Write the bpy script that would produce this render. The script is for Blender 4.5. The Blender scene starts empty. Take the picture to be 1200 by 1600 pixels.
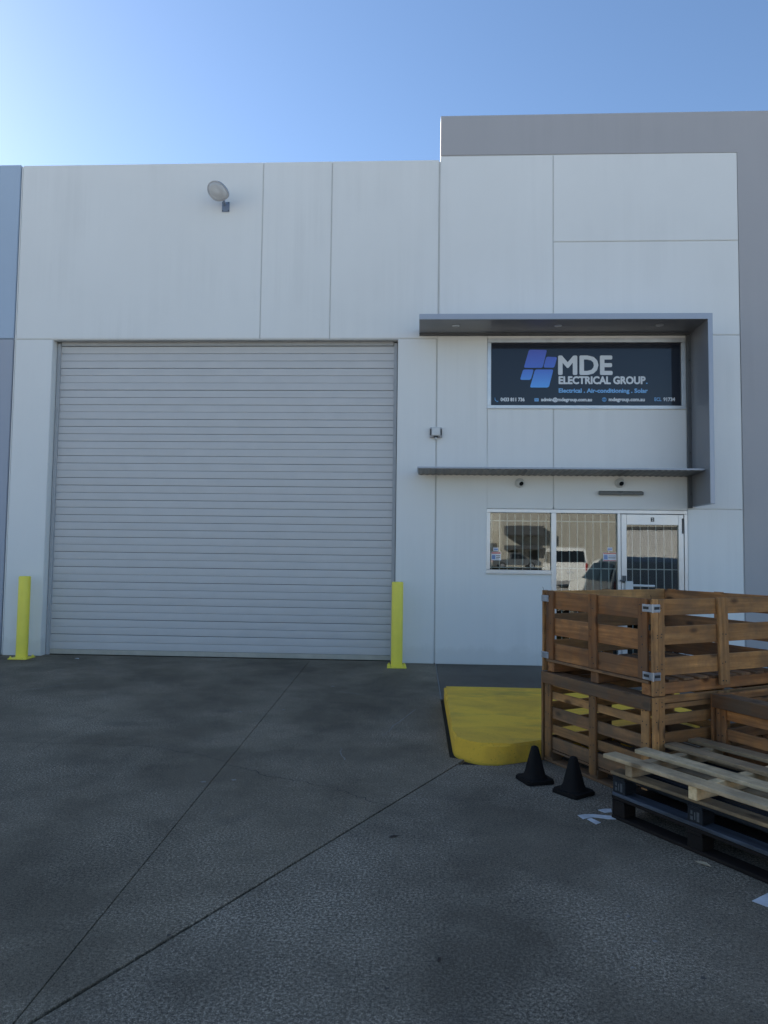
import bpy, bmesh, math, random
from mathutils import Vector, Matrix
random.seed(11)
R = math.radians
SC = bpy.context.scene
COL = SC.collection

# ------------------------------------------------------------------ camera
CAM_Y = -10.456
cam_d = bpy.data.cameras.new('camera')
cam = bpy.data.objects.new('camera', cam_d); COL.objects.link(cam); SC.camera = cam
cam_d.sensor_fit = 'VERTICAL'; cam_d.sensor_height = 36.0; cam_d.lens = 36.0 * 1110 / 1600
cam_d.clip_start = 0.05; cam_d.clip_end = 3000
yaw, pit, rol = R(2.78), R(3.29), R(0.73)
fw = Vector((-math.sin(yaw)*math.cos(pit), math.cos(yaw)*math.cos(pit), math.sin(pit)))
rt = Vector((math.cos(yaw), math.sin(yaw), 0)); up = rt.cross(fw)
r2 = rt*math.cos(rol) + up*math.sin(rol); u2 = -rt*math.sin(rol) + up*math.cos(rol)
M = Matrix((r2, u2, -fw)).transposed().to_4x4(); M.translation = Vector((0, CAM_Y, 1.6))
cam.matrix_world = M

# ------------------------------------------------------------------ sky, sun, exposure
SUN_AZ, SUN_EL = R(-55), R(26)          # azimuth from +Y towards +X (negative: to the left), behind the building
world = bpy.data.worlds.new('World'); SC.world = world; world.use_nodes = True
nt = world.node_tree; nt.nodes.clear()
wo = nt.nodes.new('ShaderNodeOutputWorld'); bg = nt.nodes.new('ShaderNodeBackground')
sky = nt.nodes.new('ShaderNodeTexSky'); sky.sky_type = 'NISHITA'; sky.sun_disc = False
sky.sun_elevation = SUN_EL; sky.sun_rotation = SUN_AZ
sky.air_density = 1.0; sky.dust_density = 0.35; sky.ozone_density = 3.4; sky.altitude = 20
nt.links.new(sky.outputs[0], bg.inputs[0]); bg.inputs[1].default_value = 0.055
nt.links.new(bg.outputs[0], wo.inputs[0])
sd = bpy.data.lights.new('sun', 'SUN'); sun = bpy.data.objects.new('sun', sd); COL.objects.link(sun)
sd.energy = 5.0; sd.angle = R(0.53); sd.color = (1, 0.94, 0.86)
sdir = Vector((math.sin(SUN_AZ)*math.cos(SUN_EL), math.cos(SUN_AZ)*math.cos(SUN_EL), math.sin(SUN_EL)))
sun.rotation_euler = sdir.to_track_quat('Z', 'Y').to_euler(); sun.location = (-20, 20, 30)
vs = SC.view_settings
vs.view_transform = 'Standard'; vs.look = 'None'; vs.gamma = 1; vs.use_curve_mapping = False
vs.exposure = 2.0

# ------------------------------------------------------------------ material helpers
class NT:
    def __init__(s, name):
        s.m = bpy.data.materials.new(name); s.m.use_nodes = True
        s.t = s.m.node_tree; s.t.nodes.clear()
        s.out = s.n('ShaderNodeOutputMaterial'); s.b = s.n('ShaderNodeBsdfPrincipled')
        s.l(s.b.outputs[0], s.out.inputs[0])
        s.tc = s.n('ShaderNodeTexCoord'); s.co = s.tc.outputs['Object']
    def n(s, k): return s.t.nodes.new(k)
    def l(s, a, b): s.t.links.new(a, b)
    def mapping(s, scale=(1, 1, 1), rnd=False, src=None):
        m = s.n('ShaderNodeMapping'); s.l(src or s.co, m.inputs[0]); m.inputs['Scale'].default_value = scale
        if rnd:
            oi = s.n('ShaderNodeObjectInfo'); v = s.n('ShaderNodeCombineXYZ')
            mu = s.n('ShaderNodeMath'); mu.operation = 'MULTIPLY'; s.l(oi.outputs['Random'], mu.inputs[0]); mu.inputs[1].default_value = 37.0
            for i in range(3): s.l(mu.outputs[0], v.inputs[i])
            s.l(v.outputs[0], m.inputs['Location'])
        return m.outputs[0]
    def noise(s, vec, scale, detail=4, rough=.55, dist=0):
        n = s.n('ShaderNodeTexNoise'); s.l(vec, n.inputs['Vector']); n.inputs['Scale'].default_value = scale
        n.inputs['Detail'].default_value = detail; n.inputs['Roughness'].default_value = rough; n.inputs['Distortion'].default_value = dist
        return n.outputs[0]
    def ramp(s, fac, stops):
        r = s.n('ShaderNodeValToRGB'); s.l(fac, r.inputs[0]); e = r.color_ramp.elements
        while len(e) < len(stops): e.new(.5)
        for i, (p, c) in enumerate(stops):
            e[i].position = p; e[i].color = (c, c, c, 1) if not isinstance(c, tuple) else (*c, 1)
        return r.outputs[0]
    def mix(s, fac, a, b, mode='MIX'):
        m = s.n('ShaderNodeMix'); m.data_type = 'RGBA'; m.blend_type = mode
        for v, i in ((fac, 0), (a, 6), (b, 7)):
            if hasattr(v, 'is_linked'): s.l(v, m.inputs[i])
            elif isinstance(v, tuple): m.inputs[i].default_value = (*v, 1)
            else: m.inputs[i].default_value = v if i == 0 else (v, v, v, 1)
        return m.outputs[2]
    def bump(s, h, strength=.3, dist=.01):
        b = s.n('ShaderNodeBump'); s.l(h, b.inputs['Height']); b.inputs['Strength'].default_value = strength
        b.inputs['Distance'].default_value = dist; s.l(b.outputs[0], s.b.inputs['Normal'])
    def set(s, color=None, rough=.6, metal=0, spec=.5):
        if color is not None:
            if hasattr(color, 'is_linked'): s.l(color, s.b.inputs['Base Color'])
            else: s.b.inputs['Base Color'].default_value = (*color, 1)
        if hasattr(rough, 'is_linked'): s.l(rough, s.b.inputs['Roughness'])
        else: s.b.inputs['Roughness'].default_value = rough
        s.b.inputs['Metallic'].default_value = metal; s.b.inputs['Specular IOR Level'].default_value = spec
        return s.m

def m_plain(name, c, rough=.5, metal=0, var=.12, scale=6, bump=0, spec=.5):
    k = NT(name); v = k.noise(k.mapping(rnd=True), scale, 5)
    col = k.mix(k.ramp(v, [(.3, 1-var), (.7, 1+var*.4)]), 0.0, c)
    f = k.mix(1.0, c, k.ramp(v, [(.3, 1-var), (.7, 1.0)]), 'MULTIPLY')
    if bump: k.bump(k.noise(k.co, 90, 3), bump, .004)
    rr = k.ramp(v, [(.3, max(0, rough-.06)), (.7, min(1, rough+.06))])
    return k.set(f, rr, metal, spec)

def m_wall(name, c, stain=.055):
    k = NT(name)
    big = k.ramp(k.noise(k.mapping((.35, .35, .25)), 1.0, 5, .6), [(.3, .93), (.7, 1.0)])
    streak = k.ramp(k.noise(k.mapping((7, 7, .22)), 1.0, 5, .65), [(.38, 1-stain), (.58, 1.0)])
    mask = k.ramp(k.noise(k.mapping((.6, .6, .5)), 1.3, 3), [(.42, 0.0), (.68, 1.0)])
    st = k.mix(mask, 1.0, streak)
    f = k.mix(1.0, k.mix(1.0, c, big, 'MULTIPLY'), st, 'MULTIPLY')
    sx = k.n('ShaderNodeSeparateXYZ'); k.l(k.co, sx.inputs[0])
    nz = k.noise(k.mapping((3, 3, 3)), 1.5, 4); ad = k.n('ShaderNodeMath'); ad.operation = 'MULTIPLY_ADD'
    k.l(nz, ad.inputs[0]); ad.inputs[1].default_value = -.35; k.l(sx.outputs[2], ad.inputs[2])
    splash = k.ramp(ad.outputs[0], [(0.0, (.62, .60, .56)), (.10, (1., 1., 1.))])     # rain splash and dirt at the foot of the wall
    f = k.mix(.22, f, k.mix(1.0, f, splash, 'MULTIPLY'))
    k.bump(k.noise(k.co, 55, 6, .7), .16, .004)
    return k.set(f, .62, 0, .35)

def m_concrete(name, c=(.158, .125, .083), light=(.54, .44, .315), dark=(.074, .058, .038)):
    k = NT(name)
    blot = k.noise(k.mapping((1, .8, 1)), .8, 8, .66, .6)
    f = k.mix(k.ramp(blot, [(.32, .0), (.68, 1.0)]), dark, c)
    worn = k.ramp(k.noise(k.mapping((.9, .9, 1)), .9, 6, .65), [(.42, 0.0), (.66, 1.0)])
    speck = k.ramp(k.noise(k.co, 74, 9, .85), [(.46, 0.0), (.60, 1.0)])
    wf = k.mix(1.0, speck, k.mix(worn, .22, 1.0), 'MULTIPLY')
    f = k.mix(wf, f, light)
    fine = k.ramp(k.noise(k.co, 230, 4, .7), [(.34, .38), (.66, 1.6)])
    f = k.mix(1.0, f, fine, 'MULTIPLY')
    pits = k.ramp(k.noise(k.co, 75, 3, .5), [(.30, .35), (.40, 1.0)])
    f = k.mix(.8, f, k.mix(1.0, f, pits, 'MULTIPLY'))
    oil = k.ramp(k.noise(k.mapping((1, 1, 1)), 1.7, 3, .4), [(.66, 0.0), (.76, 1.0)])
    f = k.mix(k.mix(1.0, oil, .30, 'MULTIPLY'), f, (.05, .046, .042))
    scr = k.ramp(k.noise(k.mapping((26, 1.6, 1)), 1.0, 4, .7), [(.66, 0.0), (.74, 1.0)])
    f = k.mix(k.mix(1.0, scr, .16, 'MULTIPLY'), f, (.22, .22, .22))
    k.bump(k.noise(k.co, 150, 6, .75), .22, .005)
    return k.set(f, .86, 0, .3)

def m_wood(name, base, dark, grey=0.0, rough=.8, dirtc=(.11, .082, .055)):
    # grain runs along local X of each board
    k = NT(name); co = k.mapping((1, 1, 1), True)
    mp = k.n('ShaderNodeMapping'); k.l(co, mp.inputs[0]); mp.inputs['Scale'].default_value = (1.3, 26, 26)
    grain = k.noise(mp.outputs[0], 1.0, 6, .62, .6)
    mp2 = k.n('ShaderNodeMapping'); k.l(co, mp2.inputs[0]); mp2.inputs['Scale'].default_value = (.9, 7, 7)
    band = k.noise(mp2.outputs[0], 1.0, 4, .55, 1.2)
    f = k.mix(k.ramp(grain, [(.30, 0.0), (.68, 1.0)]), dark, base)
    f = k.mix(k.ramp(band, [(.35, .6), (.62, 0.0)]), f, dark)
    oi = k.n('ShaderNodeObjectInfo'); tone = k.ramp(oi.outputs['Random'], [(0.0, (.52, .46, .42)), (.5, (.90, .86, .82)), (1.0, (1.22, 1.14, 1.02))])
    f = k.mix(1.0, f, tone, 'MULTIPLY')
    vo = k.n('ShaderNodeTexVoronoi'); mp3 = k.n('ShaderNodeMapping'); k.l(co, mp3.inputs[0]); mp3.inputs['Scale'].default_value = (3.6, 7.5, 7.5)
    k.l(mp3.outputs[0], vo.inputs['Vector']); vo.inputs['Scale'].default_value = 1.0
    f = k.mix(k.ramp(vo.outputs['Distance'], [(.09, .95), (.20, 0.0)]), f, (dark[0]*.35, dark[1]*.32, dark[2]*.3))
    dirt = k.ramp(k.noise(co, 5, 5, .65), [(.40, .5 + grey*.4), (.66, 0.0)])
    f = k.mix(dirt, f, dirtc)
    k.bump(grain, .8, .004)
    return k.set(f, rough, 0, .25)

def m_glass(name, tint=(.86, .89, .88), ior=1.70):
    k = NT(name); k.t.nodes.remove(k.b)
    tr = k.n('ShaderNodeBsdfTransparent'); tr.inputs[0].default_value = (*tint, 1)
    gl = k.n('ShaderNodeBsdfGlossy'); gl.inputs['Roughness'].default_value = .004; gl.inputs['Color'].default_value = (.95, .97, .96, 1)
    wv = k.n('ShaderNodeBump'); k.l(k.noise(k.co, 1.6, 2), wv.inputs['Height']); wv.inputs['Strength'].default_value = .012; wv.inputs['Distance'].default_value = .02
    k.l(wv.outputs[0], gl.inputs['Normal'])
    fr = k.n('ShaderNodeFresnel'); fr.inputs[0].default_value = ior
    mx = k.n('ShaderNodeMixShader'); k.l(fr.outputs[0], mx.inputs[0]); k.l(tr.outputs[0], mx.inputs[1]); k.l(gl.outputs[0], mx.inputs[2])
    k.l(mx.outputs[0], k.out.inputs[0]); return k.m

MT = {}
MT['wall'] = m_wall('painted_concrete_white', (.76, .76, .735))
MT['grey'] = m_wall('painted_concrete_grey', (.40, .39, .395), .05)
MT['blue'] = m_wall('painted_concrete_blue', (.40, .49, .60), .05)
MT['bluegrey'] = m_wall('painted_concrete_slate', (.36, .39, .45), .05)
MT['seal'] = m_plain('joint_sealant', (.58, .58, .56), .8)
MT['roof'] = m_plain('roof_sheet', (.45, .46, .47), .5)
MT['slat'] = m_plain('shutter_paint', (.54, .53, .52), .42, var=.08, scale=2.5)
MT['sealrail'] = m_plain('shutter_bottom_rail', (.46, .43, .36), .6, var=.2)
MT['rail'] = m_plain('shutter_guide', (.40, .41, .42), .5)
MT['alu'] = m_plain('aluminium_frame', (.62, .63, .64), .34, .55, var=.15)
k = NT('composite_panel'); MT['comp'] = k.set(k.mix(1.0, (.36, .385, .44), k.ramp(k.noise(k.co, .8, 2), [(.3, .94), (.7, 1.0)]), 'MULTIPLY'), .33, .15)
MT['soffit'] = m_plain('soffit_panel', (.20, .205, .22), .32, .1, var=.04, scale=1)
MT['flange'] = m_plain('steel_flange', (.10, .105, .11), .5, .3)
MT['sheet'] = m_plain('awning_sheet', (.20, .205, .21), .45, .3)
MT['glass'] = m_glass('window_glass')
MT['carglass'] = m_plain('car_glass', (.012, .014, .016), .04, 0, var=.05)
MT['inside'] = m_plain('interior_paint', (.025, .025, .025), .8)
MT['bar'] = m_plain('grille_bar', (.80, .82, .80), .4, 0)
MT['yellow'] = m_plain('bollard_yellow', (.92, .78, .085), .42, var=.08, scale=5, bump=.1)
MT['black'] = m_plain('black_rubber', (.009, .0075, .007), .8, var=.35, bump=.25, spec=.2)
MT['dark'] = m_plain('dark_plastic', (.02, .02, .022), .4)
MT['galv'] = m_plain('galvanised_steel', (.46, .48, .52), .38, .7, var=.35, scale=30)
MT['boxgrey'] = m_plain('grey_plastic', (.42, .42, .43), .45)
MT['whitepl'] = m_plain('white_plastic', (.62, .63, .62), .4)
MT['tubegrey'] = m_plain('smoked_diffuser', (.17, .17, .16), .3)
k = NT('skylit_lens'); k.b.inputs['Alpha'].default_value = .42; MT['lens'] = k.set((.85, .87, .88), .12)  # clear lens painted pale and half opaque, standing in for caught sky light
MT['bluemet'] = m_plain('lamp_housing', (.26, .31, .39), .4, .3)
MT['reflector'] = m_plain('lamp_reflector', (.85, .85, .80), .3, 0, var=.3)
MT['conc'] = m_concrete('concrete_apron')
MT['conc2'] = m_concrete('concrete_bay', (.138, .111, .077), (.56, .465, .345), (.064, .051, .035))
MT['conc3'] = m_concrete('concrete_path', (.135, .112, .082), (.26, .22, .18), (.082, .068, .050))
MT['joint'] = m_plain('joint_filler', (.016, .015, .014), .9)
MT['crack'] = m_plain('crack_dirt', (.040, .036, .031), .95)
MT['oilspot'] = m_plain('old_oil_spot', (.075, .065, .053), .8, var=.5, scale=40)
MT['asphalt'] = m_plain('yard_concrete', (.42, .405, .38), .9, bump=.4)
MT['wpaint'] = m_plain('white_line_paint', (.66, .67, .68), .7, var=.35, scale=14)
k = NT('kerb_yellow')
w1 = k.ramp(k.noise(k.mapping((1.2, 1.7, 1.2)), 1.1, 7, .6, .5), [(.30, 0.0), (.58, 1.0)])
f = k.mix(w1, (.64, .35, .045), (.92, .55, .050))
f = k.mix(k.ramp(k.noise(k.mapping((.8, 2.2, 1)), 1.2, 6, .7), [(.52, 0.0), (.76, .7)]), f, (.17, .125, .055))
f = k.mix(k.ramp(k.noise(k.co, 60, 4, .7), [(.60, 0.0), (.72, .55)]), f, (.08, .065, .03))
k.bump(k.noise(k.co, 26, 6, .7), .45, .012); MT['kerb'] = k.set(f, .75, 0, .3)
MT['wood'] = m_wood('crate_timber', (.64, .295, .105), (.23, .090, .030))
MT['wood2'] = m_wood('crate_timber_golden', (.74, .395, .150), (.33, .155, .052))
MT['weather'] = m_wood('crate_timber_weathered', (.42, .225, .105), (.17, .088, .043), .35)
MT['palewood'] = m_wood('pallet_timber_pale', (.90, .70, .44), (.66, .47, .26))
MT['oldpale'] = m_wood('pallet_timber_stained', (.48, .34, .19), (.22, .15, .08), .5)
MT['darkwood'] = m_wood('pallet_timber_dark', (.020, .012, .009), (.009, .006, .005), .2, .8, (.012, .009, .007))
MT['bluewood'] = m_wood('pallet_timber_blue_black', (.028, .036, .050), (.010, .013, .018), .1, .6, (.014, .014, .014))
k = NT('pallet_edge_worn_blue'); c1 = k.ramp(k.noise(k.mapping((3, 18, 18), True), 1.0, 5, .6), [(.36, 0.0), (.62, 1.0)])
MT['wornblue'] = k.set(k.mix(c1, (.025, .030, .038), (.075, .09, .115)), .55)
MT['stencil'] = m_plain('stencil_paint', (.085, .09, .095), .7, var=.4, scale=60)
MT['nail'] = m_plain('nail_head', (.02, .018, .016), .6)
MT['beige'] = m_wall('opposite_wall_cream', (.40, .38, .33), .08)
MT['carwhite'] = m_plain('car_paint_white', (.72, .72, .70), .18, var=.03)
MT['cargrey'] = m_plain('car_paint_grey', (.16, .17, .18), .2, .4, var=.03)
MT['tyre'] = m_plain('tyre_rubber', (.02, .02, .02), .8)
MT['red'] = m_plain('red_lamp', (.35, .02, .02), .2)
# sign materials
k = NT('sign_film'); k.b.inputs['Coat Weight'].default_value = 1.0; k.b.inputs['Coat Roughness'].default_value = .01; k.b.inputs['Coat IOR'].default_value = 1.42
MT['film'] = k.set((.008, .010, .018), .3, 0, .15)
def m_print(name, c):
    k = NT(name); k.b.inputs['Coat Weight'].default_value = .6; k.b.inputs['Coat Roughness'].default_value = .02
    v = k.noise(k.co, 3, 2); return k.set(k.mix(1.0, c, k.ramp(v, [(.3, .94), (.7, 1.0)]), 'MULTIPLY'), .4)
MT['pwhite'] = m_print('print_white', (.66, .67, .68))
MT['pblue'] = m_print('print_light_blue', (.16, .40, .72))
k = NT('print_logo_blue'); sx = k.n('ShaderNodeSeparateXYZ'); k.l(k.co, sx.inputs[0])
mr = k.n('ShaderNodeMapRange'); k.l(sx.outputs[2], mr.inputs[0]); mr.inputs[1].default_value = 4.06; mr.inputs[2].default_value = 4.66
MT['logo'] = k.set(k.ramp(mr.outputs[0], [(0.0, (.09, .36, .85)), (.5, (.055, .14, .60)), (1.0, (.070, .085, .50))]), .3)
k.b.inputs['Coat Weight'].default_value = .6
MT['sred'] = m_print('sticker_red', (.55, .06, .05)); MT['sblue'] = m_print('sticker_blue', (.12, .22, .45)); MT['swhite'] = m_print('sticker_white', (.68, .70, .72))

# ------------------------------------------------------------------ mesh helpers
def link(name, me, mat=None, parent=None, loc=None, rot=None):
    o = bpy.data.objects.new(name, me); COL.objects.link(o)
    if mat is not None and me is not None:
        if not me.materials: me.materials.append(MT[mat])
    if parent is not None: o.parent = parent
    if loc is not None: o.location = loc
    if rot is not None: o.rotation_euler = rot
    return o
def tag(o, label=None, cat=None, group=None, kind=None):
    for a, b in (('label', label), ('category', cat), ('group', group), ('kind', kind)):
        if b: o[a] = b
    return o
def empty(name, loc=(0, 0, 0), rz=0, label=None, cat=None, group=None):
    o = bpy.data.objects.new(name, None); COL.objects.link(o); o.location = loc; o.rotation_euler = (0, 0, rz)
    return tag(o, label, cat, group)
def fin(bm, name, smooth=False):
    bmesh.ops.recalc_face_normals(bm, faces=bm.faces[:])
    me = bpy.data.meshes.new(name); bm.to_mesh(me); bm.free()
    if smooth:
        for p in me.polygons: p.use_smooth = True
    return me
def abox(bm, x0, x1, y0, y1, z0, z1, bev=0, mtx=None):
    vs_ = [bm.verts.new(v) for v in ((x0, y0, z0), (x1, y0, z0), (x1, y1, z0), (x0, y1, z0), (x0, y0, z1), (x1, y0, z1), (x1, y1, z1), (x0, y1, z1))]
    fs = [bm.faces.new([vs_[i] for i in q]) for q in ((0, 3, 2, 1), (4, 5, 6, 7), (0, 1, 5, 4), (1, 2, 6, 5), (2, 3, 7, 6), (3, 0, 4, 7))]
    if bev:
        r = bmesh.ops.bevel(bm, geom=list({e for f in fs for e in f.edges}), offset=bev, segments=1, affect='EDGES')
        vs_ = list({v for f in r['faces'] for v in f.verts} | {v for v in vs_ if v.is_valid})
    if mtx is not None: bmesh.ops.transform(bm, matrix=mtx, verts=[v for v in vs_ if v.is_valid])
    return vs_
def box(name, b, mat, parent=None, bev=0.003):
    bm = bmesh.new(); abox(bm, *b, bev=bev); return link(name, fin(bm, name), mat, parent)
_cache = {}
def board(name, L, Wd, T, mat, parent, loc, axis='X', rot=None, bev=.003, chamfer=False):
    """a plank; local X is its length (grain); mesh data shared between alike planks"""
    key = (round(L, 3), round(Wd, 3), round(T, 3), mat, chamfer)
    if key not in _cache:
        bm = bmesh.new(); abox(bm, -L/2, L/2, -Wd/2, Wd/2, -T/2, T/2, bev)
        _cache[key] = fin(bm, name)
    o = link(name, _cache[key], mat, parent, loc)
    o.rotation_euler = rot if rot is not None else (0, 0, 0)
    return o
def tube(bm, pts, r, seg=10, cap=True):
    rings = []
    for i, p in enumerate(pts):
        p = Vector(p); a = Vector(pts[max(i-1, 0)]); b = Vector(pts[min(i+1, len(pts)-1)])
        q = (b-a).normalized().to_track_quat('Z', 'Y'); rr = r[i] if isinstance(r, (list, tuple)) else r
        rings.append([bm.verts.new(p + q @ Vector((rr*math.cos(t), rr*math.sin(t), 0))) for t in [2*math.pi*j/seg for j in range(seg)]])
    for a, b in zip(rings, rings[1:]):
        for j in range(seg): bm.faces.new((a[j], a[(j+1) % seg], b[(j+1) % seg], b[j]))
    if cap: bm.faces.new(rings[0][::-1]); bm.faces.new(rings[-1])
def lathe(bm, prof, seg=24, sx=1, sy=1, mtx=None):
    rings = []; new = []
    for r, z in prof:
        ring = [bm.verts.new((sx*r*math.cos(t), sy*r*math.sin(t), z)) for t in [2*math.pi*j/seg for j in range(seg)]]
        rings.append(ring); new += ring
    for a, b in zip(rings, rings[1:]):
        for j in range(seg): bm.faces.new((a[j], a[(j+1) % seg], b[(j+1) % seg], b[j]))
    bm.faces.new(rings[0][::-1]); bm.faces.new(rings[-1])
    if mtx is not None: bmesh.ops.transform(bm, matrix=mtx, verts=new)
def prism(bm, poly, y0, y1, plane='XZ'):
    f = (lambda p, d: (p[0], d, p[1])) if plane == 'XZ' else ((lambda p, d: (p[0], p[1], d)) if plane == 'XY' else (lambda p, d: (d, p[0], p[1])))
    a = [bm.verts.new(f(p, y0)) for p in poly]; b = [bm.verts.new(f(p, y1)) for p in poly]; n = len(poly)
    bm.faces.new(a); bm.faces.new(b[::-1])
    for i in range(n): bm.faces.new((a[i], b[i], b[(i+1) % n], a[(i+1) % n]))
    return a + b
def smooth_by_angle(o, ang=40):
    me = o.data
    for p in me.polygons: p.use_smooth = True
    try: me.set_sharp_from_angle(angle=R(ang))
    except Exception: pass
    return o

# ================================================================== GROUND
gm = bmesh.new(); S = 1200
gv = [gm.verts.new(p) for p in ((-S, -S, -.06), (S, -S, -.06), (S, S, -.06), (-S, S, -.06))]; gm.faces.new(gv)
ground = tag(link('ground', fin(gm, 'ground'), 'asphalt'), kind='structure')
def slab(poly, mat, z0=-.10, z1=0.0, bev=.002):
    bm = bmesh.new(); prism(bm, poly, z0, z1, 'XY')
    top = [e for e in bm.edges if all(abs(v.co.z - z1) < 1e-6 for v in e.verts)]
    bmesh.ops.bevel(bm, geom=top, offset=bev, segments=2, affect='EDGES')
    return link('concrete_slab', fin(bm, 'concrete_slab'), mat, ground)
fb = bmesh.new(); abox(fb, -14, 12, -20, .10, -.055, -.022); link('joint_filler', fin(fb, 'joint_filler'), 'joint', ground)
def Kx(y): return -1.571 - (y + .109) * .0283                       # saw-cut joint running out from the shutter
def Jx(y): return .334 + (y + 4.887) * .5209                       # diagonal joint from the kerb nose
g = .007
APX = (-1.345, -8.10)
slab([(-13.9, .17), (-13.9, -11), (-3.0, -11), (APX[0]-.0018, APX[1]), (Kx(.17)-.0018, .17)], 'conc')
slab([(Kx(.17)+.0018, .17), (APX[0]+.0018, APX[1]), (Jx(-4.80)-.004, -4.80), (.262, -4.75), (.262, .17)], 'conc')
slab([(-2.96, -11), (APX[0]+.022, APX[1]-.002), (Jx(-4.93)+.006, -4.93), (.62, -4.94), (2.9, -3.72), (11.9, -3.72), (11.9, -11)], 'conc2')
slab([(.280, .0), (.280, -2.52), (11.9, -2.52), (11.9, .0)], 'conc3')
slab([(2.86, -2.53), (2.86, -3.71), (11.9, -3.71), (11.9, -2.53)], 'conc3')
def crack(pts, wd, slab_z=.0015):
    bm = bmesh.new(); P = []
    for i in range(len(pts)-1):
        for s in range(6):
            t = s/6; P.append((pts[i][0]*(1-t)+pts[i+1][0]*t + random.uniform(-.016, .016), pts[i][1]*(1-t)+pts[i+1][1]*t + random.uniform(-.016, .016)))
    P.append(pts[-1]); L = []
    for i, p in enumerate(P):
        a = P[max(i-1, 0)]; b = P[min(i+1, len(P)-1)]; d = Vector((b[0]-a[0], b[1]-a[1])).normalized(); w_ = wd*random.uniform(.35, 1.2)
        L.append((bm.verts.new((p[0]-d.y*w_, p[1]+d.x*w_, slab_z)), bm.verts.new((p[0]+d.y*w_, p[1]-d.x*w_, slab_z))))
    for a, b in zip(L, L[1:]): bm.faces.new((a[0], a[1], b[1], b[0]))
    return link('crack', fin(bm, 'crack'), 'crack', ground)
crack([(-1.42, -5.10), (-1.246, -5.18), (-1.047, -5.338), (-.817, -5.425), (-.54, -5.559), (-.375, -5.708), (-.18, -5.85)], .0035)
crack([(-5.5, -4.62), (-3.441, -4.633), (-2.715, -4.633), (-2.173, -4.66), (-1.679, -4.861), (-1.44, -5.04)], .0028)
crack([(-3.09, -6.3), (-3.067, -5.254), (-3.062, -4.631), (-3.071, -3.4)], .0022)
crack([(.28-.01, -1.05), (-.6, -1.02), (-1.5, -1.0)], .0022)
MT['scuff'] = m_plain('scratch_mark', (.30, .28, .25), .9, var=.5, scale=30)
def mark(name, pts, wd, mat):
    o = crack(pts, wd, .0018); o.name = name; o.data.materials[0] = MT[mat]
for q in ([(-.02, -3.05), (-.30, -4.15)], [(-.62, -4.55), (-.55, -4.9)], [(-4.35, -.9), (-4.1, -1.15)], [(-3.9, -1.9), (-4.5, -2.6)], [(-2.2, -2.5), (-1.95, -2.62)], [(-.9, -2.2), (-.6, -2.35)]): mark('scratch', q, .004, 'scuff')
def spot(x, y, r, mat, z=.0016):
    bm = bmesh.new(); n = 18; a0 = random.uniform(0, 6)
    bm.faces.new([bm.verts.new((x + r*(1+.18*math.sin(3*t+a0)+random.uniform(-.08, .08))*math.cos(t), y + r*.8*(1+random.uniform(-.1, .1))*math.sin(t), z)) for t in [2*math.pi*i/n for i in range(n)]])
    link('stain' if mat == 'oilspot' else 'paint_drop', fin(bm, 'stain'), mat, ground)
for x, y, r in ((-2.30, -6.90, .035), (-1.02, -7.45, .022), (-3.3, -5.7, .04), (1.1, -7.6, .028), (-.1, -7.75, .02)): spot(x, y, r*.42, 'oilspot')
for x, y, r in ((-1.47, -5.50, .02), (-1.27, -5.44, .018), (-1.35, -3.2, .02), (-1.0, -1.9, .025), (-1.75, -3.35, .02), (1.0, -7.35, .010), (.85, -7.55, .008), (.95, -7.15, .009)): spot(x, y, r, 'scuff')
# white sealant at the end of the joint by the wall
bm = bmesh.new(); abox(bm, .263, .279, -2.5, -.03, -.03, -.004); link('joint_sealant', fin(bm, 'joint_sealant'), 'scuff', ground)

# traffic island
isl = [(.30, -2.52), (.30, -4.50)]
c0, ra = (.62, -4.555), .325
for i in range(1, 12):
    t = math.pi + i/12*(math.pi/2 + R(28.65)); isl.append((c0[0] + ra*math.cos(t)*.985, c0[1] + ra*math.sin(t)))
ex, ey = c0[0] + ra*math.sin(R(28.65)), c0[1] - ra*math.cos(R(28.65))
isl += [(ex, ey), (ex + 2.0*.8775, ey + 2.0*.4795), (2.84, -2.52)]
bm = bmesh.new(); prism(bm, isl, -.05, .148, 'XY')
bmesh.ops.bevel(bm, geom=[e for e in bm.edges if all(v.co.z > .14 for v in e.verts)], offset=.022, segments=3, affect='EDGES')
bmesh.ops.triangulate(bm, faces=[f for f in bm.faces if len(f.verts) > 6])
island = tag(smooth_by_angle(link('traffic_island', fin(bm, 'traffic_island'), 'kerb'), 35), 'yellow painted concrete kerb island with rounded nose in front of office wall', 'kerb island')

# painted marks on the concrete
bn = empty('bay_number', (1.1, -5.93, .004), 0, 'white stencilled bay number partly hidden under the pallets', 'marking')
for poly in ([(1.147, -5.828), (1.19, -5.804), (1.235, -5.800), (1.225, -5.858), (1.177, -5.872)],
             [(.997, -5.93), (1.051, -5.91), (1.1, -5.906), (1.137, -5.913), (1.226, -5.929), (1.228, -5.976), (1.169, -5.979), (1.125, -5.962), (1.084, -5.955), (1.046, -5.971), (1.017, -5.992)],
             [(1.04, -5.99), (1.07, -5.972), (1.11, -6.041), (1.075, -6.069)]):
    bm = bmesh.new(); prism(bm, [(x-1.1, y+5.93) for x, y in poly], -.0028, 0, 'XY'); link('stroke', fin(bm, 'stroke'), 'wpaint', bn)
bm = bmesh.new(); prism(bm, [(1.57, -6.969), (1.684, -6.883), (2.6, -7.9), (2.49, -7.99)], .0012, .004, 'XY')
tag(link('bay_line', fin(bm, 'bay_line'), 'wpaint'), 'end of a white painted bay line beyond the pallet stack', 'marking')

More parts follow.
